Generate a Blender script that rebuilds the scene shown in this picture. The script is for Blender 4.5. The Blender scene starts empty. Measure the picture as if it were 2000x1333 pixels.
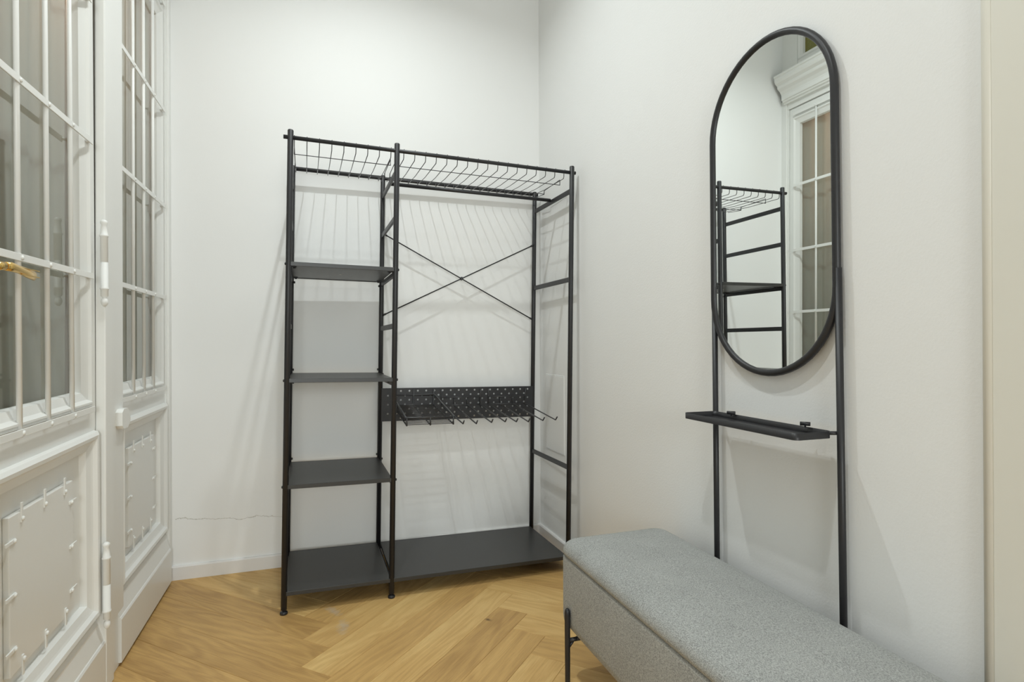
import bpy, bmesh, math, random
from mathutils import Vector, Matrix
random.seed(7)
S = bpy.context.scene
COL = S.collection
# ------------------------------------------------------------------ camera
def basis(yaw, pitch, roll):
    F = Vector((math.sin(yaw), math.cos(yaw), 0)); R = Vector((math.cos(yaw), -math.sin(yaw), 0)); U = Vector((0, 0, 1))
    F2 = F*math.cos(pitch)+U*math.sin(pitch); U2 = U*math.cos(pitch)-F*math.sin(pitch)
    return R*math.cos(roll)+U2*math.sin(roll), U2*math.cos(roll)-R*math.sin(roll), F2
R_, U_, F_ = basis(.3279, .0019, -.0040)
cam = bpy.data.cameras.new('camera'); co = bpy.data.objects.new('camera', cam); COL.objects.link(co)
cam.sensor_width = 36; cam.lens = 1113.386/2000*36; cam.clip_start = .02
m = Matrix.Identity(4)
for i in range(3):
    m[i][0] = R_[i]; m[i][1] = U_[i]; m[i][2] = -F_[i]
m[2][3] = 1.06
co.matrix_world = m
S.camera = co
# ------------------------------------------------------------------ world, lamps, exposure
w = bpy.data.worlds.new('world'); S.world = w; w.use_nodes = True
w.node_tree.nodes['Background'].inputs[0].default_value = (.9, .95, 1, 1)
w.node_tree.nodes['Background'].inputs[1].default_value = .05
def lamp(name, loc, power, size, color, target=None):
    d = bpy.data.lights.new(name, 'AREA'); d.shape = 'DISK'; d.size = size; d.energy = power; d.color = color
    o = bpy.data.objects.new(name, d); COL.objects.link(o); o.location = loc
    if target is not None:
        o.rotation_euler = (Vector(target)-Vector(loc)).to_track_quat('-Z', 'Y').to_euler()
    return o
LC = (.94, 1.0, 1.0)
lamp('ceiling_spot_by_rack', (.18, 2.0, 3.10), 11.5, .05, LC).data.spread = math.radians(150)
lamp('ceiling_spot_middle', (.10, .70, 3.08), 8, .06, LC).data.spread = math.radians(130)
lamp('ceiling_spot_entrance', (-.40, -1.0, 2.98), 3.5, .08, LC).data.spread = math.radians(140)
lamp('ceiling_fill', (.25, 1.6, 3.3), 4.8, 1.0, (.90, .99, 1.03))  # broad fill added under the ceiling to soften the spot shadows
lamp('rear_fill_light', (.0, -3.3, 1.45), 20, 1.4, LC, (.15, 2.9, .8)).data.spread = math.radians(90)  # unseen area fill added behind the camera to lift the back wall
vl = bpy.data.lights.new('hall_lamp', 'POINT'); vl.energy = 16; vl.color = (1, .64, .44); vl.shadow_soft_size = .06
vo = bpy.data.objects.new('hall_lamp', vl); COL.objects.link(vo); vo.location = (-.98, 2.05, 2.45)
S.view_settings.view_transform = 'Standard'; S.view_settings.look = 'None'; S.view_settings.gamma = 1
S.view_settings.use_curve_mapping = False; S.view_settings.exposure = 0.0
# ------------------------------------------------------------------ materials
def mat(name, color, rough=.5, metal=0., bump=None, spec=.5):
    M = bpy.data.materials.new(name); M.use_nodes = True
    nt = M.node_tree; b = nt.nodes['Principled BSDF']
    b.inputs['Base Color'].default_value = (*color, 1); b.inputs['Roughness'].default_value = rough
    b.inputs['Metallic'].default_value = metal; b.inputs['Specular IOR Level'].default_value = spec
    if bump:
        sc, st, dist = bump
        tc = nt.nodes.new('ShaderNodeTexCoord'); n = nt.nodes.new('ShaderNodeTexNoise')
        n.inputs['Scale'].default_value = sc; n.inputs['Detail'].default_value = 4
        bp = nt.nodes.new('ShaderNodeBump'); bp.inputs['Strength'].default_value = st; bp.inputs['Distance'].default_value = dist
        nt.links.new(tc.outputs['Object'], n.inputs['Vector']); nt.links.new(n.outputs['Fac'], bp.inputs['Height'])
        nt.links.new(bp.outputs['Normal'], b.inputs['Normal'])
    return M
class NT:
    def __init__(s, M): s.t = M.node_tree
    def n(s, k, **kw):
        x = s.t.nodes.new(k)
        for a, v in kw.items():
            setattr(x, a, v)
        return x
    def l(s, a, b): s.t.links.new(a, b)
    def math(s, op, a, b=None, clamp=False):
        x = s.n('ShaderNodeMath', operation=op); x.use_clamp = clamp
        for i, v in enumerate((a, b)):
            if v is None: continue
            if isinstance(v, (int, float)): x.inputs[i].default_value = v
            else: s.l(v, x.inputs[i])
        return x.outputs[0]
    def mix(s, fac, a, b):
        x = s.n('ShaderNodeMix', data_type='RGBA')
        for sock, v in ((x.inputs[0], fac), (x.inputs[6], a), (x.inputs[7], b)):
            if isinstance(v, (int, float)): sock.default_value = v
            elif isinstance(v, tuple): sock.default_value = (*v, 1)
            else: s.l(v, sock)
        return x.outputs[2]
WALLC = (.88, .882, .868)
M_wall = mat('wall_paint', WALLC, .65, bump=(160, .12, .004), spec=.3)
M_ceil = mat('ceiling_paint', (.87, .875, .86), .8)
M_wood_white = mat('painted_woodwork', (.85, .85, .82), .32, bump=(45, .10, .003), spec=.45)
M_door = M_wood_white
M_base = mat('baseboard_paint', (.80, .79, .775), .4)
M_casing = mat('cream_casing_paint', (.80, .78, .70), .4, bump=(40, .1, .003))
M_black = mat('black_powder_coat', (.020, .020, .022), .42, bump=(900, .15, .0006), spec=.5)
M_board = mat('black_shelf_board', (.034, .034, .033), .38, bump=(500, .12, .0006), spec=.5)
M_wire = mat('black_wire', (.045, .045, .047), .28)
M_brass = mat('brass', (.78, .53, .18), .24, 1.0, bump=(60, .08, .002))
M_dark = mat('dark_gap', (.012, .011, .010), .9)
M_mirror = mat('mirror_silver', (.90, .935, .92), .0, 1.0)
M_hall = mat('hall_paint', (.42, .40, .36), .8)
# back wall with its settlement crack
M_back = mat('back_wall_paint', WALLC, .65, spec=.3)
h = NT(M_back); b = M_back.node_tree.nodes['Principled BSDF']
geo = h.n('ShaderNodeNewGeometry'); sep = h.n('ShaderNodeSeparateXYZ'); h.l(geo.outputs['Position'], sep.inputs[0])
nz = h.n('ShaderNodeTexNoise'); nz.inputs['Scale'].default_value = 9; nz.inputs['Detail'].default_value = 6; nz.inputs['Roughness'].default_value = .7
h.l(geo.outputs['Position'], nz.inputs['Vector'])
line = h.math('ADD', h.math('MULTIPLY', h.math('ADD', sep.outputs[0], .6), -.07), .268)
line = h.math('ADD', line, h.math('MULTIPLY', h.math('SUBTRACT', nz.outputs['Fac'], .5), .06))
dist = h.math('ABSOLUTE', h.math('SUBTRACT', sep.outputs[2], line))
inside = h.math('MULTIPLY', h.math('LESS_THAN', sep.outputs[0], -.13), h.math('GREATER_THAN', sep.outputs[0], -.61))
wdt = h.math('SUBTRACT', .0022, h.math('MULTIPLY', h.math('ADD', sep.outputs[0], .6), .0025))
crack = h.math('MULTIPLY', h.math('SUBTRACT', 1.0, h.math('DIVIDE', dist, wdt), True), inside)
h.l(h.mix(h.math('MULTIPLY', crack, .55), WALLC, (.33, .29, .22)), b.inputs['Base Color'])
n2 = h.n('ShaderNodeTexNoise'); n2.inputs['Scale'].default_value = 160; h.l(geo.outputs['Position'], n2.inputs['Vector'])
hh = h.math('SUBTRACT', h.math('MULTIPLY', n2.outputs['Fac'], .12), crack)
bp = h.n('ShaderNodeBump'); bp.inputs['Strength'].default_value = .6; bp.inputs['Distance'].default_value = .002
h.l(hh, bp.inputs['Height']); h.l(bp.outputs['Normal'], b.inputs['Normal'])
# melange fabric
M_fab = mat('grey_melange_fabric', (.3, .3, .3), .95, spec=.1)
h = NT(M_fab); b = M_fab.node_tree.nodes['Principled BSDF']
tc = h.n('ShaderNodeTexCoord'); mp = h.n('ShaderNodeMapping'); mp.inputs['Scale'].default_value = (1, .45, 1)
h.l(tc.outputs['Object'], mp.inputs[0])
na = h.n('ShaderNodeTexNoise'); na.inputs['Scale'].default_value = 620; na.inputs['Detail'].default_value = 3; h.l(mp.outputs[0], na.inputs['Vector'])
nb = h.n('ShaderNodeTexNoise'); nb.inputs['Scale'].default_value = 9; h.l(tc.outputs['Object'], nb.inputs['Vector'])
rp = h.n('ShaderNodeValToRGB'); rp.color_ramp.elements[0].position = .33; rp.color_ramp.elements[0].color = (.215, .22, .21, 1)
rp.color_ramp.elements[1].position = .68; rp.color_ramp.elements[1].color = (.50, .51, .49, 1)
h.l(h.math('ADD', na.outputs['Fac'], h.math('MULTIPLY', h.math('SUBTRACT', nb.outputs['Fac'], .5), .10)), rp.inputs[0]); h.l(rp.outputs[0], b.inputs['Base Color'])
bp = h.n('ShaderNodeBump'); bp.inputs['Strength'].default_value = .35; bp.inputs['Distance'].default_value = .001
h.l(na.outputs['Fac'], bp.inputs['Height']); h.l(bp.outputs['Normal'], b.inputs['Normal'])
b.inputs['Sheen Weight'].default_value = .15
# oak planks
M_oak = mat('oak_plank', (.5, .33, .17), .45, spec=.35)
h = NT(M_oak); b = M_oak.node_tree.nodes['Principled BSDF']
tc = h.n('ShaderNodeTexCoord'); oi = h.n('ShaderNodeObjectInfo')
cmb = h.n('ShaderNodeCombineXYZ'); h.l(h.math('MULTIPLY', oi.outputs['Random'], 37.), cmb.inputs[0]); h.l(h.math('MULTIPLY', oi.outputs['Random'], 91.), cmb.inputs[1])
va = h.n('ShaderNodeVectorMath', operation='ADD'); h.l(tc.outputs['Object'], va.inputs[0]); h.l(cmb.outputs[0], va.inputs[1])
def stretched(sx, sy, scale, detail, rough=.55, dist=0):
    mp = h.n('ShaderNodeMapping'); mp.inputs['Scale'].default_value = (sx, sy, 1); h.l(va.outputs[0], mp.inputs[0])
    n = h.n('ShaderNodeTexNoise'); n.inputs['Scale'].default_value = scale; n.inputs['Detail'].default_value = detail
    n.inputs['Roughness'].default_value = rough; n.inputs['Distortion'].default_value = dist
    h.l(mp.outputs[0], n.inputs['Vector']); return n.outputs['Fac']
sepc = h.n('ShaderNodeSeparateColor'); h.l(oi.outputs['Color'], sepc.inputs[0])
big = stretched(.9, 5.5, 1.6, 2, .5, .3)
rings = h.math('SINE', h.math('MULTIPLY', big, 62.))
fine = stretched(3, 120, 2.2, 5, .65)
pores = stretched(9, 260, 2, 2)
blot = stretched(1.2, 4, 2.0, 2)
tone = h.math('ADD', h.math('ADD', .5, h.math('MULTIPLY', rings, .085)), h.math('MULTIPLY', h.math('SUBTRACT', fine, .5), .75))
tone = h.math('ADD', tone, h.math('MULTIPLY', h.math('SUBTRACT', blot, .5), .7))
tone = h.math('ADD', tone, h.math('MULTIPLY', h.math('SUBTRACT', sepc.outputs[0], .5), 1.0), True)
rp = h.n('ShaderNodeValToRGB'); e = rp.color_ramp.elements
e[0].position = .05; e[0].color = (.42, .245, .085, 1); e[1].position = .95; e[1].color = (.80, .56, .235, 1)
x = e.new(.5); x.color = (.62, .385, .140, 1)
h.l(tone, rp.inputs[0])
dk = h.math('MULTIPLY', h.math('LESS_THAN', pores, .36), .22)
c1 = h.mix(dk, rp.outputs[0], (.17, .09, .035))
# knots
vor = h.n('ShaderNodeTexVoronoi'); vor.inputs['Scale'].default_value = 1.7
mpk = h.n('ShaderNodeMapping'); mpk.inputs['Scale'].default_value = (1, 1.9, 0); h.l(va.outputs[0], mpk.inputs[0]); h.l(mpk.outputs[0], vor.inputs['Vector'])
kn = h.math('SUBTRACT', 1., h.math('DIVIDE', vor.outputs['Distance'], .022), True)
c2 = h.mix(h.math('MULTIPLY', kn, .85), c1, (.06, .03, .012))
# dried glue smudges near the rack foot (a mark on the floor itself)
geo = h.n('ShaderNodeNewGeometry')
def smudge(cx, cy, ax, ay, ang):
    mp = h.n('ShaderNodeMapping', vector_type='TEXTURE'); mp.inputs['Location'].default_value = (cx, cy, 0)
    mp.inputs['Rotation'].default_value = (0, 0, ang); mp.inputs['Scale'].default_value = (ax, ay, 1); h.l(geo.outputs['Position'], mp.inputs[0])
    ln = h.n('ShaderNodeVectorMath', operation='LENGTH'); h.l(mp.outputs[0], ln.inputs[0])
    nn = h.n('ShaderNodeTexNoise'); nn.inputs['Scale'].default_value = 45; nn.inputs['Detail'].default_value = 5; h.l(geo.outputs['Position'], nn.inputs['Vector'])
    return h.math('MULTIPLY', h.math('SUBTRACT', h.math('ADD', 1.2, h.math('MULTIPLY', h.math('SUBTRACT', nn.outputs['Fac'], .5), 2.2)), ln.outputs['Value'], True), .42)
c3 = h.mix(smudge(.055, 2.36, .018, .05, .5), c2, (.50, .47, .42))
c3 = h.mix(smudge(.085, 2.22, .022, .055, -.1), c3, (.50, .47, .42))
c3 = h.mix(h.math('MULTIPLY', smudge(.611, 2.094, .008, .014, .8), 2., True), c3, (.07, .035, .015))
h.l(c3, b.inputs['Base Color'])
rr = h.math('ADD', .40, h.math('MULTIPLY', fine, .15)); h.l(rr, b.inputs['Roughness'])
bp = h.n('ShaderNodeBump'); bp.inputs['Strength'].default_value = .25; bp.inputs['Distance'].default_value = .001
h.l(h.math('ADD', fine, pores), bp.inputs['Height']); h.l(bp.outputs['Normal'], b.inputs['Normal'])
# clear door glass
def glass(name, tint, gloss):
    M = bpy.data.materials.new(name); M.use_nodes = True; h = NT(M); nt = M.node_tree
    nt.nodes.remove(nt.nodes['Principled BSDF']); out = nt.nodes['Material Output']
    tr = h.n('ShaderNodeBsdfTransparent'); tr.inputs[0].default_value = (*tint, 1)
    gl = h.n('ShaderNodeBsdfGlossy'); gl.inputs['Roughness'].default_value = .03; gl.inputs[0].default_value = (.95, .97, .96, 1)
    fr = h.n('ShaderNodeFresnel'); fr.inputs[0].default_value = 1.5
    mx = h.n('ShaderNodeMixShader'); gb = h.n('ShaderNodeNewGeometry'); h.l(h.math('MULTIPLY', h.math('MULTIPLY', fr.outputs[0], gloss, True), h.math('SUBTRACT', 1., gb.outputs['Backfacing'])), mx.inputs[0]); h.l(tr.outputs[0], mx.inputs[1]); h.l(gl.outputs[0], mx.inputs[2])
    h.l(mx.outputs[0], out.inputs[0]); return M
M_glass = glass('clear_glass', (.95, .97, .96), 1.3)
# green cathedral glass in the transom
M_green = mat('olive_stained_glass', (.24, .25, .06), .15, bump=(60, .5, .01))
M_green.node_tree.nodes['Principled BSDF'].inputs['Transmission Weight'].default_value = .3
# curtain
M_cur = bpy.data.materials.new('grey_curtain_cloth'); M_cur.use_nodes = True; h = NT(M_cur)
nt = M_cur.node_tree; nt.nodes.remove(nt.nodes['Principled BSDF'])
df = h.n('ShaderNodeBsdfDiffuse'); df.inputs[0].default_value = (.33, .355, .32, 1)
tl = h.n('ShaderNodeBsdfTranslucent'); tl.inputs[0].default_value = (.75, .68, .60, 1)
mx = h.n('ShaderNodeMixShader'); mx.inputs[0].default_value = .28; h.l(df.outputs[0], mx.inputs[1]); h.l(tl.outputs[0], mx.inputs[2])
h.l(mx.outputs[0], nt.nodes['Material Output'].inputs[0])

# ------------------------------------------------------------------ mesh helpers
class B:
    def __init__(s): s.bm = bmesh.new()
    def box(s, x0, x1, y0, y1, z0, z1, bev=0):
        v = [s.bm.verts.new((x, y, z)) for x in (x0, x1) for y in (y0, y1) for z in (z0, z1)]
        fs = [s.bm.faces.new([v[i] for i in f]) for f in ((0, 1, 3, 2), (4, 6, 7, 5), (0, 4, 5, 1), (2, 3, 7, 6), (0, 2, 6, 4), (1, 5, 7, 3))]
        if bev:
            es = list({e for f in fs for e in f.edges})
            bmesh.ops.bevel(s.bm, geom=es, offset=bev, segments=2, affect='EDGES', profile=.5)
        return s
    def tube(s, pts, r, n=10, closed=False, cap=True):
        pts = [Vector(p) for p in pts]; N = len(pts); rings = []
        prev = None
        for i, p in enumerate(pts):
            if closed: t = (pts[(i+1) % N]-pts[i-1]).normalized()
            elif i == 0: t = (pts[1]-p).normalized()
            elif i == N-1: t = (p-pts[-2]).normalized()
            else:
                t = ((p-pts[i-1]).normalized()+(pts[i+1]-p).normalized())
                t = t.normalized() if t.length > 1e-6 else (p-pts[i-1]).normalized()
            if prev is None:
                u = t.orthogonal().normalized()
            else:
                u = (prev-t*prev.dot(t)).normalized()
            prev = u; vv = t.cross(u)
            k = 1.
            if 0 < i < N-1 or closed:
                a = (p-pts[i-1]).normalized().dot(t); k = 1/max(a, .6)
            rings.append([s.bm.verts.new(p+(u*math.cos(2*math.pi*j/n)+vv*math.sin(2*math.pi*j/n))*r*(k if n > 6 or True else 1)) for j in range(n)])
        for i in range(N if closed else N-1):
            a, b2 = rings[i], rings[(i+1) % N]
            for j in range(n):
                f = s.bm.faces.new((a[j], a[(j+1) % n], b2[(j+1) % n], b2[j])); f.smooth = True
        if cap and not closed:
            s.bm.faces.new(rings[0][::-1]); s.bm.faces.new(rings[-1])
        return s
    def lathe(s, o, prof, n=16, axis='Z'):
        o = Vector(o); rings = []
        for r, z in prof:
            ring = []
            for j in range(n):
                a = 2*math.pi*j/n; c, d = r*math.cos(a), r*math.sin(a)
                p = {'Z': (c, d, z), 'X': (z, c, d), 'Y': (d, z, c)}[axis]
                ring.append(s.bm.verts.new(o+Vector(p)))
            rings.append(ring)
        for a, b2 in zip(rings, rings[1:]):
            for j in range(n):
                f = s.bm.faces.new((a[j], a[(j+1) % n], b2[(j+1) % n], b2[j])); f.smooth = True
        s.bm.faces.new(rings[0][::-1]); s.bm.faces.new(rings[-1]); return s
    def ring(s, y0, y1, z0, z1, prof, fill=False):      # picture-frame moulding facing +X: prof = [(inset, x)]
        R = []
        for d, x in prof:
            R.append([s.bm.verts.new(p) for p in ((x, y0+d, z0+d), (x, y1-d, z0+d), (x, y1-d, z1-d), (x, y0+d, z1-d))])
        for a, b2 in zip(R, R[1:]):
            for j in range(4): s.bm.faces.new((a[j], a[(j+1) % 4], b2[(j+1) % 4], b2[j]))
        if fill: s.bm.faces.new(R[-1])
        return s
    def prof_y(s, y0, y1, prof):                        # closed (x, z) profile extruded along y
        a = [s.bm.verts.new((x, y0, z)) for x, z in prof]; b2 = [s.bm.verts.new((x, y1, z)) for x, z in prof]; n = len(prof)
        for j in range(n): s.bm.faces.new((a[j], a[(j+1) % n], b2[(j+1) % n], b2[j]))
        s.bm.faces.new(a[::-1]); s.bm.faces.new(b2); return s
    def prof_x(s, x0, x1, prof):
        a = [s.bm.verts.new((x0, y, z)) for y, z in prof]; b2 = [s.bm.verts.new((x1, y, z)) for y, z in prof]; n = len(prof)
        for j in range(n): s.bm.faces.new((a[j], a[(j+1) % n], b2[(j+1) % n], b2[j]))
        s.bm.faces.new(a[::-1]); s.bm.faces.new(b2); return s
    def pillow(s, x0, x1, y0, y1, rc, layers, seg=8, closed=True):   # layers = [(inset, z)] of rounded rectangles
        rings = []
        for d, z in layers:
            r = max(rc-d, .002); ring = []
            for cx, cy, a0 in ((x1-d-r, y1-d-r, 0), (x0+d+r, y1-d-r, 90), (x0+d+r, y0+d+r, 180), (x1-d-r, y0+d+r, 270)):
                for k in range(seg+1):
                    a = math.radians(a0+90*k/seg); ring.append(s.bm.verts.new((cx+r*math.cos(a), cy+r*math.sin(a), z)))
            rings.append(ring)
        n = len(rings[0])
        for a, b2 in zip(rings, rings[1:]):
            for j in range(n):
                f = s.bm.faces.new((a[j], a[(j+1) % n], b2[(j+1) % n], b2[j])); f.smooth = True
        if closed:
            s.bm.faces.new(rings[0][::-1]); s.bm.faces.new(rings[-1])
        return s
    def obj(s, name, m, parent=None, smooth=False, **props):
        me = bpy.data.meshes.new(name); bmesh.ops.recalc_face_normals(s.bm, faces=s.bm.faces); s.bm.to_mesh(me); s.bm.free()
        me.materials.append(m)
        if smooth:
            for p in me.polygons: p.use_smooth = True
        o = bpy.data.objects.new(name, me); COL.objects.link(o)
        if parent: o.parent = parent
        for k, v in props.items(): o[k] = v
        return o
def empty(name, loc=(0, 0, 0), **props):
    o = bpy.data.objects.new(name, None); COL.objects.link(o); o.location = loc; o.empty_display_size = .05
    for k, v in props.items(): o[k] = v
    return o
def copy(o, parent):
    c = o.copy(); COL.objects.link(c); c.parent = parent; return c
def arc(c, r, a0, a1, n, f):
    return [f(c[0]+r*math.cos(math.radians(a0+(a1-a0)*k/n)), c[1]+r*math.sin(math.radians(a0+(a1-a0)*k/n))) for k in range(n+1)]

# ------------------------------------------------------------------ the room
XL, YB, XR, YF, ZC = -.614, 2.9265, 1.158, -3.6, 3.42
K = .0093                                    # the right wall runs slightly out of square
def xr(y): return XR+K*(YB-y)
def yb(x): return 2.9125+.0079*(x-XL)
st = dict(kind='structure')
def slab(pts, z0, z1):
    q = B(); lo = [q.bm.verts.new((x, y, z0)) for x, y in pts]; hi = [q.bm.verts.new((x, y, z1)) for x, y in pts]; n = len(pts)
    for j in range(n): q.bm.faces.new((lo[j], lo[(j+1) % n], hi[(j+1) % n], hi[j]))
    q.bm.faces.new(lo[::-1]); q.bm.faces.new(hi); return q
slab([(-1.5, yb(-1.5)), (1.45, yb(1.45)), (1.45, yb(1.45)+.12), (-1.5, yb(-1.5)+.12)], -.05, ZC+.05).obj('wall_back', M_back, **st)
wr = B(); v = [(xr(YB+.1), YB+.1), (xr(YB+.1)+.12, YB+.1), (xr(YF)+.12, YF), (xr(YF), YF)]
lo = [wr.bm.verts.new((x, y, -.05)) for x, y in v]; hi = [wr.bm.verts.new((x, y, ZC+.05)) for x, y in v]
for j in range(4): wr.bm.faces.new((lo[j], lo[(j+1) % 4], hi[(j+1) % 4], hi[j]))
wr.bm.faces.new(lo[::-1]); wr.bm.faces.new(hi)
wall_right = wr.obj('wall_right', M_wall, **st)
B().box(-1.5, 1.45, YF-.12, YF, -.05, ZC+.05).obj('wall_front', M_wall, **st)
B().box(-1.5, 1.45, YF-.12, YB+.12, ZC, ZC+.1).obj('ceiling', M_ceil, **st)
B().box(-.76, -.655, YF, .56, -.05, ZC).box(-.76, -.655, .56, YB-.013, 3.28, ZC).obj('wall_left', M_wall, **st)
B().box(-1.5, -1.38, .4, YB-.02, -.05, ZC).box(-1.4, -.76, .42, .54, -.05, ZC).obj('wall_hall', M_hall, **st)
# floor: herringbone planks over a dark base
floor = B().box(-1.5, 1.45, YF-.12, YB+.12, -.06, -.011).obj('floor', M_dark, **st)
Wd, SP = .1283, .1815; LL = 1.038; X0, Y0 = -.055, 1.991
a2 = math.sqrt(.5); DA = Vector((a2, a2)); DB = Vector((a2, -a2))
def clip(poly, f):
    out = []
    for i in range(len(poly)):
        p, q = poly[i-1], poly[i]; fp, fq = f(p), f(q)
        if (fp >= 0) != (fq >= 0): out.append(p+(q-p)*(fp/(fp-fq)))
        if fq >= 0: out.append(q)
    return out
planes = [lambda p: p.x+1.40, lambda p: xr(p.y)+.005-p.x, lambda p: yb(p.x)+.002-p.y, lambda p: p.y-YF]
def shrink(poly, d):
    c = []
    n = len(poly)
    for i in range(n):
        p0, p1, p2 = poly[i-1], poly[i], poly[(i+1) % n]
        e1 = (p1-p0).normalized(); e2 = (p2-p1).normalized()
        n1 = Vector((-e1.y, e1.x)); n2 = Vector((-e2.y, e2.x)); bis = n1+n2
        if bis.length < 1e-5: return None
        bis.normalize(); c.append(p1+bis*(d/max(bis.dot(n1), .3)))
    return c
def plank(P, u, v, tone=None):
    poly = [P, P+u*LL, P+u*LL+v*Wd, P+v*Wd]
    for f in planes:
        if len(poly) < 3: return
        poly = clip(poly, f)
    if len(poly) < 3: return
    area = sum(poly[i-1].x*poly[i].y-poly[i].x*poly[i-1].y for i in range(len(poly)))/2
    if abs(area) < 5e-4: return
    if area < 0: poly = poly[::-1]
    clean = [p for i, p in enumerate(poly) if (p-poly[i-1]).length > 2e-3]
    if len(clean) < 3: return
    a = shrink(clean, .0003); c = shrink(clean, .0012)
    if not a or not c: return
    ctr = P+u*LL/2+v*Wd/2; ang = math.atan2(u.y, u.x); dz = random.uniform(-.00025, .0)
    rot = Matrix.Rotation(-ang, 2)
    bb = B(); L0 = []
    for pl, z in ((a, -.010), (a, -.0010), (c, 0)):
        L0.append([bb.bm.verts.new((*(rot @ (p-ctr)), z)) for p in pl])
    n = len(a)
    for q0, q1 in zip(L0, L0[1:]):
        for j in range(n): bb.bm.faces.new((q0[j], q0[(j+1) % n], q1[(j+1) % n], q1[j]))
    bb.bm.faces.new(L0[0][::-1]); bb.bm.faces.new(L0[-1])
    o = bb.obj('plank', M_oak, floor); o.color = ((random.uniform(.32, .68) if tone is None else tone), 0, 0, 1); o.location = (ctr.x, ctr.y, dz); o.rotation_euler = (0, 0, ang)
per = LL*math.sqrt(2)
TA = {2: .42, 1: .52, 0: .66, -1: .45, -2: .62, -3: .30, -4: .40, -5: .60}
TL = {4: .5, 3: .62, 2: .60, 1: .24, 0: .30, -1: .26, -2: .26}
TR = {0: .45, -1: .42, -2: .62, -3: .66, -4: .60, -5: .34}
for c in range(-2, 3):
    for k in range(-48, 14):
        P = Vector((X0+c*per, Y0+k*SP)); plank(P, DA, DB, TA.get(k) if c == 0 else None)
        plank(P+DA*LL, DB, DA, TL.get(k) if c == -1 else TR.get(k) if c == 0 else None)
# baseboards
hb = .0626
prof = [(.001, 0), (-.014, 0), (-.014, hb-.006), (-.010, hb), (.001, hb)]
bb = B(); A = [bb.bm.verts.new((-.63, yb(-.63)+d, z)) for d, z in prof]; C = [bb.bm.verts.new((XR, yb(XR)+d, z)) for d, z in prof]
for j in range(5): bb.bm.faces.new((A[j], A[(j+1) % 5], C[(j+1) % 5], C[j]))
bb.bm.faces.new(A[::-1]); bb.bm.faces.new(C); bb.obj('baseboard_back', M_base, **st)
bb = B(); prof = [(0, 0), (-.014, 0), (-.014, hb-.006), (-.010, hb), (0, hb)]
A = [bb.bm.verts.new((xr(YB-.014)+x+.0005, YB-.0142, z)) for x, z in prof]; C = [bb.bm.verts.new((xr(.73)+x+.0005, .73, z)) for x, z in prof]
for j in range(5): bb.bm.faces.new((A[j], A[(j+1) % 5], C[(j+1) % 5], C[j]))
bb.bm.faces.new(A[::-1]); bb.bm.faces.new(C); bb.obj('baseboard_right', M_base, **st)
# access hatch in the right wall
hatch = B().box(-.0035, .004, -.115, .115, -.195, .195, .0015).obj('access_panel', M_wall, wall_right)
hatch.location = (xr(2.72), 2.72, .69); hatch.rotation_euler = (0, 0, K)
B().ring(-.120, .120, -.200, .200, [(0, -.0005), (.002, -.0025), (.004, -.0005)]).obj('panel_rim', M_wall, hatch)
# casing at the right edge of the frame
tr1 = B()
tr1.tube([(xr(.712)-.003, .714, 0), (xr(.712)-.003, .714, ZC)], .010, 12)
tr1.box(xr(.70)-.009, xr(.70)+.05, .56, .7065, 0, ZC, .002).box(xr(.7)-.020, xr(.7)+.04, .40, .56, 0, ZC, .003)
tr1.obj('trim_1', M_casing, **st)

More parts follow.
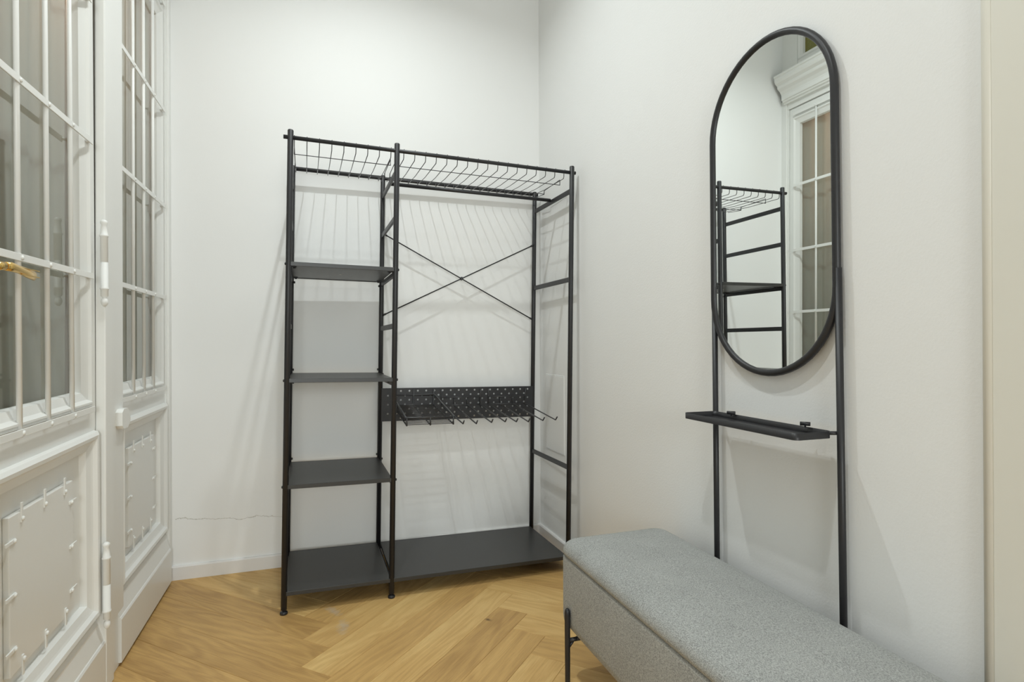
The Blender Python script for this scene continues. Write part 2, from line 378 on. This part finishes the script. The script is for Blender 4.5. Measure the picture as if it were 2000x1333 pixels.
# ------------------------------------------------------------------ the old glazed doors
PAN = [(0, -.640), (.003, -.628), (.012, -.622), (.022, -.624), (.030, -.634), (.036, -.637), (.054, -.643), (.058, -.660)]
GLZ = [(0, -.640), (.004, -.634), (.012, -.634), (.020, -.641), (.046, -.650), (.050, -.668)]
def strap_mesh(L=.046, wd=.009):
    return B().box(0, .0035, -wd/2, wd/2, 0, L, .001).lathe((.003, 0, L-.009), [(.0055, 0), (.0050, .003), (.0026, .0048)], 10, 'X')
def leaf(name, y0, y1, oy0, oy1, bars, grid_y, zr=(.868, 1.26, 1.655, 2.07, 2.53), lab=None):
    root = empty(name, (0, y1, 0), **st)
    if lab: root['label'] = lab
    def P(bb, n, m=M_door, par=None, **k):
        for v in bb.bm.verts: v.co.y -= y1
        return bb.obj(n, m, par or root, **k)
    P(B().box(-.674, -.640, y0, oy0, .012, 2.575, .001), 'stile'); P(B().box(-.674, -.640, oy1, y1, .012, 2.575, .001), 'stile')
    P(B().box(-.674, -.6402, oy0, oy1, 2.515, 2.573), 'rail'); P(B().box(-.674, -.6402, oy0, oy1, .795, .872), 'rail'); P(B().box(-.674, -.6402, oy0, oy1, .014, .250), 'rail')
    # plinth with its sloped cap
    P(B().prof_y(y0+.002, y1-.002, [(-.640, .012), (-.614, .012), (-.614, .152), (-.617, .158), (-.6195, .160), (-.632, .205), (-.633, .212), (-.6375, .222), (-.640, .224)]), 'plinth')
    P(B().ring(oy0-.02, oy1+.02, .236, .800, PAN), 'panel_moulding')
    P(B().box(-.673, -.660, oy0+.01, oy1-.01, .25, .79), 'panel')
    pl = P(B().box(-.660, -.647, oy0+.128, oy1-.118, .325, .683, .002), 'metal_plate')
    # riveted straps round the plate, three to a side
    sm = None; yc0, yc1, zc0, zc1 = oy0+.128, oy1-.118, .325, .683
    spots = []
    for t in (.16, .5, .84):
        spots += [(yc0+(yc1-yc0)*t, zc1+.020, math.pi), (yc0+(yc1-yc0)*t, zc0-.020, 0)]
        spots += [(yc0-.020, zc0+(zc1-zc0)*t, -math.pi/2), (yc1+.020, zc0+(zc1-zc0)*t, math.pi/2)]
    for y, z, a in spots:
        if sm is None: s_ = strap_mesh().obj('strap', M_door, pl); sm = s_
        else: s_ = copy(sm, pl)
        s_.location = (-.6475, y-y1, z); s_.rotation_euler = (a, 0, 0)
    P(B().ring(oy0, oy1, .872, 2.515, GLZ), 'glazing_moulding')
    P(B().prof_y(oy0+.012, oy1-.012, [(-.664, .880), (-.636, .880), (-.632, .884), (-.632, .889), (-.662, .912)]), 'glazing_sill')
    P(B().box(-.667, -.664, oy0+.046, oy1-.046, .918, 2.469), 'glass_pane', M_glass)
    for z in zr:
        bb = B().box(-.628, -.6245, grid_y[0], grid_y[1], z-.0085, z+.0085, .0008)
        for y in (grid_y[0]+.006, grid_y[1]-.006): bb.tube([(-.645, y, z), (-.626, y, z)], .005, 8)
        for y in bars: bb.lathe((-.6245, y, z), [(.0055, 0), (.005, .002), (.0025, .0035)], 8, 'X')
        P(bb, 'grille_bar')
    for y in bars:
        P(B().tube([(-.6325, y, .858), (-.6325, y, 2.54)], .0062, 8), 'grille_rod')
    return root
near = leaf('door_1', 1.350, 2.060, 1.430, 2.022, (1.574, 1.717, 1.862), (1.44, 2.008), lab='white glazed door leaf with brass lever handle and iron grille')
near.rotation_euler = (.014, 0, 0)
far = leaf('door_2', 2.186, 2.862, 2.262, 2.838, (2.392, 2.525, 2.655), (2.235, 2.822), lab='narrow white glazed door leaf with grille in the corner by the back wall')
third = leaf('door_3', .640, 1.346, .676, 1.266, (.83, .975, 1.12), (.69, 1.255))
third.location.x = -.004
B().box(-.6375, -.630, 1.305-1.346, 1.338-1.346, .24, 2.575, .002).obj('cover_strip', M_door, third)
# mullion, lintel, jambs, corner casing
mull = B().box(-.70, -.646, 2.066, 2.184, 0, 2.64).box(-.6397, -.6125, 2.042, 2.112, .0, 2.64, .004).box(-.646, -.6235, 2.112, 2.246, 0, 2.64, .003)
mull.box(-.745, -.704, 2.02, 2.19, 0, 2.64).box(-.745, -.60+.0-.056, .56, YB-.014, 2.577, 2.86)  # unseen backing boxes added to stop hall lamp light leaking through
mull.box(-.70, -.632, .560, .634, 0, 2.64).box(-.70, -.632, 2.8635, YB-.008, 0, 2.64, .001).box(-.64, -.622, 2.872, YB-.008, 0, 2.64, .003)
mull.box(-.70, -.630, .56, YB-.010, 2.577, 2.64, .001)
mull.obj('door_frame', M_door, **st)
# near-black threshold strip under the leaves
B().box(-.70, -.636, .56, YB-.015, .0, .0115).obj('threshold', M_dark, **st)
# latch block on the mullion
B().prof_x(-.624, -.604, [(2.168, .792), (2.184, .780), (2.226, .780), (2.252, .800), (2.252, .826), (2.226, .845), (2.184, .845), (2.168, .835)]).obj('latch_keep', M_door, far).location = (0, -2.862, 0)
# hinges on the near leaf
for zt, zb in ((1.432, 1.178), (.462, .205)):
    bb = B(); zm = (zt+zb)/2; H = (zt-zb)/2
    bb.lathe((-.6065, 2.030, zm), [(.003, -H-.006), (.008, -H), (.010, -H+.008), (.008, -H+.016), (.0045, -H+.020), (.010, -H+.026), (.010, -H+.044), (.012, -H+.046), (.012, -H+.050), (.010, -H+.052), (.010, -.001), (.0085, 0), (.010, .001), (.010, H-.052), (.012, H-.050), (.012, H-.046), (.010, H-.044), (.0085, H-.026), (.0075, H-.016), (.0100, H-.010), (.0095, H-.004), (.004, H)], 14)
    for v in bb.bm.verts: v.co.y -= 2.060
    bb.obj('hinge', M_door, near)
# brass lever handle on the near leaf
hd = B().box(-.6405, -.634, 1.370, 1.412, 1.08, 1.30, .003)
hd.lathe((-.634, 1.390, 1.222), [(.016, 0), (.016, .004), (.011, .010), (.009, .040)], 18, 'X')
pts = [(-.602, 1.390, 1.222), (-.592, 1.394, 1.223), (-.588, 1.408, 1.224), (-.586, 1.432, 1.225), (-.586, 1.460, 1.223), (-.588, 1.500, 1.220), (-.591, 1.540, 1.217), (-.596, 1.556, 1.215)]
hd.tube(pts[:3], .0085, 12)
def lever(bb, pts, wz, wx, n=14):
    rings = []
    for p, a, c in zip(pts, wz, wx):
        rings.append([bb.bm.verts.new((p[0]+c*math.cos(2*math.pi*j/n), p[1], p[2]+a*math.sin(2*math.pi*j/n))) for j in range(n)])
    for r0, r1 in zip(rings, rings[1:]):
        for j in range(n):
            f = bb.bm.faces.new((r0[j], r0[(j+1) % n], r1[(j+1) % n], r1[j])); f.smooth = True
    bb.bm.faces.new(rings[0][::-1]); bb.bm.faces.new(rings[-1])
lever(hd, pts[2:], (.0085, .010, .0085, .0105, .0105, .005), (.0085, .0075, .0065, .006, .006, .003))
hd.box(-.5838, -.5815, 1.465, 1.545, 1.2265, 1.2285).box(-.5838, -.5815, 1.465, 1.545, 1.2125, 1.2145)
for v in hd.bm.verts: v.co.y -= 2.060
hd.obj('door_handle', M_brass, near, label='brass lever handle')
# cornice over the doors
cor = [(-.66, 2.612), (-.612, 2.612), (-.610, 2.622), (-.600, 2.625), (-.600, 2.634), (-.592, 2.637), (-.592, 2.660), (-.590, 2.672), (-.578, 2.690), (-.560, 2.704), (-.556, 2.712), (-.556, 2.722), (-.538, 2.735), (-.532, 2.748), (-.532, 2.766), (-.526, 2.770), (-.526, 2.782), (-.56, 2.790), (-.62, 2.80), (-.66, 2.80)]
B().prof_y(.56, 2.885, cor).obj('trim_2', M_door, **st)
# transom window above the cornice
tw = empty('window_1', (-.64, 1.6, 2.80), **st)
def TW(bb, n, m):
    for v in bb.bm.verts: v.co -= Vector((-.64, 1.6, 2.80))
    return bb.obj(n, m, tw)
ys = [.46, 1.10, 1.16, 2.06, 2.12, 2.75]
TW(B().box(-.70, -.625, .56, .66, 2.80, 3.29).box(-.70, -.625, 2.79, YB-.012, 2.80, 3.29).box(-.70, -.630, .56, YB-.012, 2.795, 2.868).box(-.70, -.63, .56, YB-.012, 3.20, 3.29), 'window_frame', M_door)
for a, b_ in ((.66, 1.30), (1.30, 2.09), (2.09, 2.79)):
    TW(B().ring(a, b_, 2.865, 3.20, [(0, -.63), (.006, -.622), (.02, -.626), (.03, -.64), (.034, -.655)]), 'sash', M_door)
    TW(B().box(-.662, -.658, a+.03, b_-.03, 2.88, 3.17), 'pane', M_green)
    for y in (a+(b_-a)*.28, a+(b_-a)*.5, a+(b_-a)*.80): TW(B().box(-.655, -.640, y-.008, y+.008, 2.87, 3.18, .002), 'glazing_bar', M_door)
# curtains behind the panes
def curtain(y0, y1, seed, lab):
    rnd = random.Random(seed); bb = B(); n = 90; top, bot = 2.53, .80
    ph = [rnd.uniform(0, 6) for _ in range(4)]; cols = []
    for i in range(n+1):
        y = y0+(y1-y0)*i/n
        dx = .006*math.sin(y*62+ph[0])+.004*math.sin(y*31+ph[1]+math.sin(y*9+ph[2])*2)
        cols.append([bb.bm.verts.new((-.689+dx*(.7+.5*k/6), y, bot+(top-bot)*k/6)) for k in range(7)])
    for a, c in zip(cols, cols[1:]):
        for k in range(6):
            f = bb.bm.faces.new((a[k], c[k], c[k+1], a[k+1])); f.smooth = True
    bb.tube([(-.689, y0-.01, 2.53), (-.689, y1+.01, 2.53)], .005, 8)
    for v in bb.bm.verts: v.co.y -= y0
    o = bb.obj('curtain', M_cur, None, label=lab, category='curtain', group='grey curtains behind the door glass'); o.location = (0, y0, 0)
curtain(1.40, 2.06, 1, 'grey curtain behind the glass of the door leaf with the brass handle')
curtain(2.20, 2.90, 5, 'grey curtain behind the glass of the narrow leaf in the corner')
curtain(.66, 1.28, 9, 'grey curtain behind the glass of the door leaf nearest the entrance')

# ------------------------------------------------------------------ clothes rack
ryaw, rtx, rty = .0201, -.0016, .0162
RM = Matrix.Rotation(ryaw, 4, 'Z') @ Matrix.Rotation(rtx, 4, 'X') @ Matrix.Rotation(rty, 4, 'Y'); RM.translation = Vector((-.1303, 2.3984, 0))
rack = empty('clothes_rack', label='tall black metal clothes rack with shelves, wire top shelf and pegboard against the back wall', category='clothes rack'); rack.matrix_world = RM
w1, W, D = .4156, 1.2246, .4596; RP = .0113
for x in (0, w1, W):
    for y in (0, D):
        z0 = .0162*x+.0016*y
        top = 1.9 if y == 0 else 1.894
        p = B().lathe((x, y, 0), [(RP, z0+.018), (RP, top-.003), (RP-.002, top)], 16).obj('post', M_black, rack)
        B().lathe((x, y, z0), [(.0135, .0), (.0145, .002), (.0145, .008), (.0125, .010), (.006, .0105), (.006, .020)], 16).obj('foot', M_black, p)
B().tube([(-.026, 0, 1.8698), (W+.018, 0, 1.8698)], .0080, 12).obj('top_rail', M_black, rack)
B().tube([(-.012, D, 1.8794), (W+.018, D, 1.8794)], .0080, 12).obj('top_rail', M_black, rack)
B().tube([(w1+.004, D/2+.01, 1.795), (W-.004, D/2+.01, 1.797)], .0085, 12).obj('hanging_rail', M_black, rack)
def rung(x, z): B().box(x-.005, x+.005, RP-.003, D-RP+.003, z-.013, z+.010, .003).obj('rung', M_black, rack)
for x in (0, w1):
    for z in (1.7885, 1.595, 1.357, 1.138, .897, .481, .062): rung(x, z)
for z in (1.7885, 1.3734, .4959, .062): rung(W, z)
def shelf(x0, x1, z, t=.016):
    s = B().box(x0+.0065, x1-.0065, -.006, D-.004, z-.013, z, .0015)
    s.box(x0+.0065, x1-.0065, -.008, .002, z-t, z+.0005, .0012).box(x0+.0065, x1-.0065, D-.010, D-.002, z-t, z+.0005, .0012)
    o = s.obj('shelf', M_board, rack)
    for xx, sg in ((x0+.0065, 1), (x1-.0065, -1)):
        for yy in (.03, D-.035):
            bo = B().box(min(xx, xx+sg*.022), max(xx, xx+sg*.022), yy-.009, yy+.009, z-.017, z-.0125)
            bo.lathe((xx+sg*.014, yy, z-.0215), [(.004, 0), (.005, .001), (.005, .005)], 8).obj('bracket', M_black, o)
    return o
for z in (1.3794, .9201, .5039, .0877): shelf(0, w1, z)
B().lathe((w1/2, D/2, 1.3664), [(.005, -.001), (.005, .001)], 10).obj('price_dot', M_base, rack)
shelf(w1, W, .0877)
for z in (1.3794, .9201, .5039):
    for x in (0, w1):
        for y in (0, D):
            sg = -1 if x == 0 else 1
            B().lathe((x+sg*(RP-.002), y, z-.008), [(.0055, 0), (.0055, sg*.0045), (.003, sg*.006)], 8, 'X').obj('bolt', M_black, rack)
            if y == D: B().lathe((x-sg*(RP-.002), y-.004, z+.016-(.05 if z > 1.2 else 0)), [(.0055, 0), (.0055, -sg*.006), (.003, -sg*.008)], 8, 'X').obj('bolt', M_black, rack)
# wire top shelf, two sections
def wire_shelf(x0, x1, xs):
    s = B(); r = .0016
    for x in xs:
        s.tube([(x, -.004, 1.8785), (x, .007, 1.872), (x, .008, 1.849), (x, .014, 1.841), (x, .24, 1.846), (x, D-.014, 1.8615), (x, D-.012, 1.868), (x, D-.011, 1.886)], r, 6)
    for y in (.108, .30):
        z = 1.841+(y)*.02-.001
        s.tube([(x0+.012, y, z+.022), (x0+.012, y, z-.003), (x1-.012, y, z-.003), (x1-.012, y, z+.022)] if y < .2 else [(x0+.012, y, z+.012), (x0+.012, y, z-.003), (x1-.012, y, z-.003), (x1-.012, y, z+.012)], r*1.05, 6)
    for x in (x0+.012, x1-.012):
        s.tube([(x, .108, 1.864), (x, .290, 1.860), (x, .30, 1.859), (x, .302, 1.842), (x, .41, 1.852)], r*1.05, 6)
    s.obj('wire_shelf', M_wire, rack)
wire_shelf(0, w1, [.014+.0472*i for i in range(9)])
wire_shelf(w1, W, [.445+.0464*i for i in range(17)])
# cross brace
for a, b_ in (((w1+.008, D-.002, 1.604), (W-.008, D-.002, 1.203)), ((w1+.008, D-.007, 1.203), (W-.008, D-.007, 1.604))):
    br = B().tube([a, b_], .0031, 8)
    for p, q in ((a, b_), (b_, a)):
        d = (Vector(q)-Vector(p)).normalized(); br.tube([Vector(p)-d*.004, Vector(p)+d*.016], .0048, 8)
    br.obj('cross_brace', M_black, rack)
B().lathe(((w1+W)/2, D-.0115, 1.4035), [(.007, 0), (.009, .002), (.009, .010), (.007, .012)], 12, 'Y').obj('brace_clip', M_black, rack)
# pegboard with punched holes
def pegboard():
    s = B(); x0, x1, z0, z1 = w1+.004, W-.004, .6836, .8400; nx, nz_ = 38, 7
    yf, yk = D-.0155, D-.0140
    cx, cz = (x1-x0)/nx, (z1-z0)/nz_
    cache = {}
    def V(x, y, z):
        k = (round(x, 5), round(y, 5), round(z, 5))
        if k not in cache: cache[k] = s.bm.verts.new((x, y, z))
        return cache[k]
    for i in range(nx):
        for j in range(nz_):
            a, b2, c, d = x0+i*cx, x0+(i+1)*cx, z0+j*cz, z0+(j+1)*cz
            hole = (i+j) % 2 == 0 and 0 < i < nx-1
            if not hole:
                for y in (yf, yk): s.bm.faces.new((V(a, y, c), V(b2, y, c), V(b2, y, d), V(a, y, d)))
                continue
            mx_, mz_ = (a+b2)/2, (c+d)/2; r = .0050
            for y in (yf, yk):
                cor4 = [V(a, y, c), V(b2, y, c), V(b2, y, d), V(a, y, d)]
                o8 = [V(mx_+r*math.cos(math.radians(202.5+45*k)), y, mz_+r*math.sin(math.radians(202.5+45*k))) for k in range(8)]
                # o8[0..1] faces bottom-left, ordering: 202.5,247.5,292.5,337.5,22.5,67.5,112.5,157.5
                for q in range(4):
                    i0 = (1+2*q) % 8
                    s.bm.faces.new((cor4[q], cor4[(q+1) % 4], o8[(i0+1) % 8], o8[i0]))
                    s.bm.faces.new((cor4[q], o8[i0], o8[(i0-1) % 8]))
            for k in range(8):
                p = [(mx_+r*math.cos(math.radians(202.5+45*kk)), mz_+r*math.sin(math.radians(202.5+45*kk))) for kk in (k, k+1)]
                s.bm.faces.new((V(p[0][0], yf, p[0][1]), V(p[1][0], yf, p[1][1]), V(p[1][0], yk, p[1][1]), V(p[0][0], yk, p[0][1])))
    s.box(x0, x1, yf-.0005, yk+.006, z1, z1+.003).box(x0, x1, yf-.0005, yk+.006, z0-.003, z0)
    s.obj('pegboard', M_black, rack)
pegboard()
# things hung on the pegboard
def rl(x, y, z): return (RM @ Vector((x, y, z, 1))).to_3d()
RR = RM.to_euler()
def hook_rack(x0, xs, lab):
    root = empty('hook_rack', label=lab, category='hook rack', group='wire hook racks hung on the pegboard')
    root.location = rl(x0, D-.018, .79); root.rotation_euler = RR
    yo = D-.018
    fr = B(); fr.tube([(xs[0]-x0-.002, -.004, .043), (xs[0]-x0, -.004, .0), (xs[0]-x0, -.004, -.040)], .0025, 6)
    fr.tube([(xs[3]-x0+.002, -.004, .043), (xs[3]-x0, -.004, .0), (xs[3]-x0, -.004, -.040)], .0025, 6)
    fr.tube([(xs[0]-x0-.004, -.007, .0025), (xs[3]-x0+.012, -.007, .0025)], .0025, 6).tube([(xs[0]-x0, -.007, -.036), (xs[3]-x0, -.007, -.036)], .0025, 6)
    for x in xs[1:3]: fr.tube([(x-x0, -.004, .003), (x-x0, -.004, -.040)], .0025, 6)
    fr.obj('back_frame', M_wire, root)
    for x, yt, zt in zip(xs, (.020, .036, .029, .042), (.715, .711, .715, .714)):
        B().tube([(0, -.004, -.036), (0, -.008, -.0385), (0, yt-yo, zt-.79), (0, yt-yo-.014, zt-.79+.002), (0, yt-yo-.026, zt-.79+.017)][:3]+[(0, yt-yo-.003, zt-.79+.001), (0, yt-yo-.020, zt-.79+.016)], .0031, 8).obj('hook', M_wire, root).location = (x-x0, 0, 0)
    return root
hook_rack(.719, (.719, .784, .853, .922), 'wire rack of four long hooks mid pegboard, beside the wire basket')
hook_rack(.968, (.968, 1.033, 1.102, 1.172), 'wire rack of four long hooks at the right end of the pegboard')
bk = empty('wire_basket', label='shallow black wire basket hung at the left end of the pegboard', category='basket'); bk.location = rl(.471, D-.018, .75); bk.rotation_euler = RR
xa, xb = 0, .211; yo = D-.018; yfnt = .028-yo
zt_b, zt_f, zb_b, zb_f = .058, -.004, .008, -.036
B().tube([(xa, -.004, zt_b), (xb, -.004, zt_b), (xb, yfnt, zt_f), (xa, yfnt, zt_f)], .0032, 8, closed=True).obj('rim', M_wire, bk)
g = B()
for x in (xa+.004, (xa+xb)/2, xb-.004):
    g.tube([(x, -.004, zt_b+.030), (x, -.004, zb_b), (x, -.010, zb_b-.002), (x, yfnt+.004, zb_f), (x, yfnt+.001, zb_f), (x, yfnt, zt_f)], .0028, 6)
for k in range(17):
    t = k/16; y = -.012+(yfnt+.012+.006)*t; z = zb_b-.002+(zb_f-zb_b+.002)*t+.003
    g.tube([(xa, y, z), (xb, y, z)], .0017, 5)
g.tube([(xa, -.005, zb_b), (xb, -.005, zb_b)], .0022, 6)
g.obj('wire_grid', M_wire, bk)

# ------------------------------------------------------------------ mirror on posts with a tray
mr = empty('wall_mirror', (1.152, 1.228, 0), label='tall pill-shaped mirror in black tube frame with tray, against the right wall', category='mirror')
mr.rotation_euler = (-.012, .004, .0166)
HW, zt, zb = .2155, 1.882, .974
loop = arc((0, zt-HW), HW, 0, 180, 28, lambda a, c: (0, a, c))+arc((0, zb+HW), HW, 180, 360, 28, lambda a, c: (0, a, c))
B().tube(loop, .0096, 14, closed=True).obj('mirror_frame', M_black, mr)
lp = arc((0, zt-HW), HW-.004, 0, 180, 28, lambda a, c: (0, a, c))+arc((0, zb+HW), HW-.004, 180, 360, 28, lambda a, c: (0, a, c))
g = B(); f0 = [g.bm.verts.new((-.001, p[1], p[2])) for p in lp]; f1 = [g.bm.verts.new((.004, p[1], p[2])) for p in lp]
g.bm.faces.new(f0); g.bm.faces.new(f1[::-1])
for j in range(len(lp)): g.bm.faces.new((f0[j], f0[(j+1) % len(lp)], f1[(j+1) % len(lp)], f1[j]))
g.obj('mirror_glass', M_mirror, mr)
for y in (-.2235, .2130):
    B().tube([(0, y, .004), (0, y*.5+math.copysign(HW, y)*.5, zb+HW+.04)], .0083, 14).lathe((0, y, .0), [(.010, 0), (.010, .008)], 14).obj('post', M_black, mr)
tz = .832
tray = B().pillow(-.128, -.016, -.213, .200, .014, [(0, tz), (0, tz+.0165), (.0018, tz+.0165), (.0018, tz+.0025)], 6, closed=False)
tray.pillow(-.1275, -.0165, -.2125, .1995, .0135, [(0, tz), (0, tz+.0026)], 6)
for v in tray.bm.verts: v.co.z += v.co.y*.015
tray = tray.obj('tray', M_black, mr)
for y in (.118, -.142): B().tube([(-.024, y, tz+.0135), (-.024, y, tz+.0215)], .0022, 8).tube([(-.032, y+.008, tz+.0225), (-.018, y-.010, tz+.0225)], .0050, 10).obj('peg', M_black, tray)
for y in (-.2145, .206): B().tube([(-.026, y*.94, tz+.008), (-.010, y*.985, tz+.008), (-.002, y, tz+.008)], .0045, 8).obj('tray_arm', M_black, tray)
lug = B().box(-.0, .017, -.03, .03, zt-.05, zt-.035).obj('wall_bracket', M_black, mr)

# ------------------------------------------------------------------ bench
bx0, bx1, by0, by1 = .732, 1.118, .640, 1.694
bench = empty('storage_bench', (.925, 1.167, 0), label='grey melange fabric storage bench with padded lid below the mirror', category='bench')
def BN(bb, n, m, par=None, **k):
    for v in bb.bm.verts: v.co.x -= .925; v.co.y -= 1.167
    return bb.obj(n, m, par or bench, **k)
s = B(); s.pillow(bx0, bx1, by0, by1, .045, [(.042, .1500), (.031, .1515), (.019, .1575), (.009, .1670), (.0022, .180), (0, .196), (0, .374), (.001, .380), (.004, .3835), (.010, .385)], 8)
BN(s, 'storage_box', M_fab)
lay = [(.012, .3858), (.002, .3870), (-.002, .392), (-.003, .400), (-.001, .410), (.006, .4195), (.018, .4275), (.040, .4345), (.075, .4400), (.120, .4430), (.165, .4440), (.185, .4442)]
BN(B().pillow(bx0, bx1, by0, by1, .055, lay, 10), 'lid', M_fab)
BN(B().pillow(bx0+.006, bx1-.006, by0+.006, by1-.006, .026, [(0, .3835), (0, .3872)], 6), 'lid_gap', M_dark)
legm = None
for y in (by1-.088, by0+.088):
    for x, sg in ((bx0-.0095, 1), (bx1+.0095, -1)):
        bb = B().lathe((x, y, 0), [(.0070, 0), (.0078, .004), (.0088, .225), (.0080, .234), (.0045, .240)], 14)
        bb.tube([(x, y, .1420), (x+sg*.05, y, .1420)], .0065, 10).tube([(x+sg*.002, y, .118), (x+sg*.022, y, .142)], .0045, 8)
        BN(bb, 'leg', M_black)
    BN(B().tube([(bx0+.02, y, .1425), (bx1-.02, y, .1425)], .0068, 10), 'crossbar', M_black)
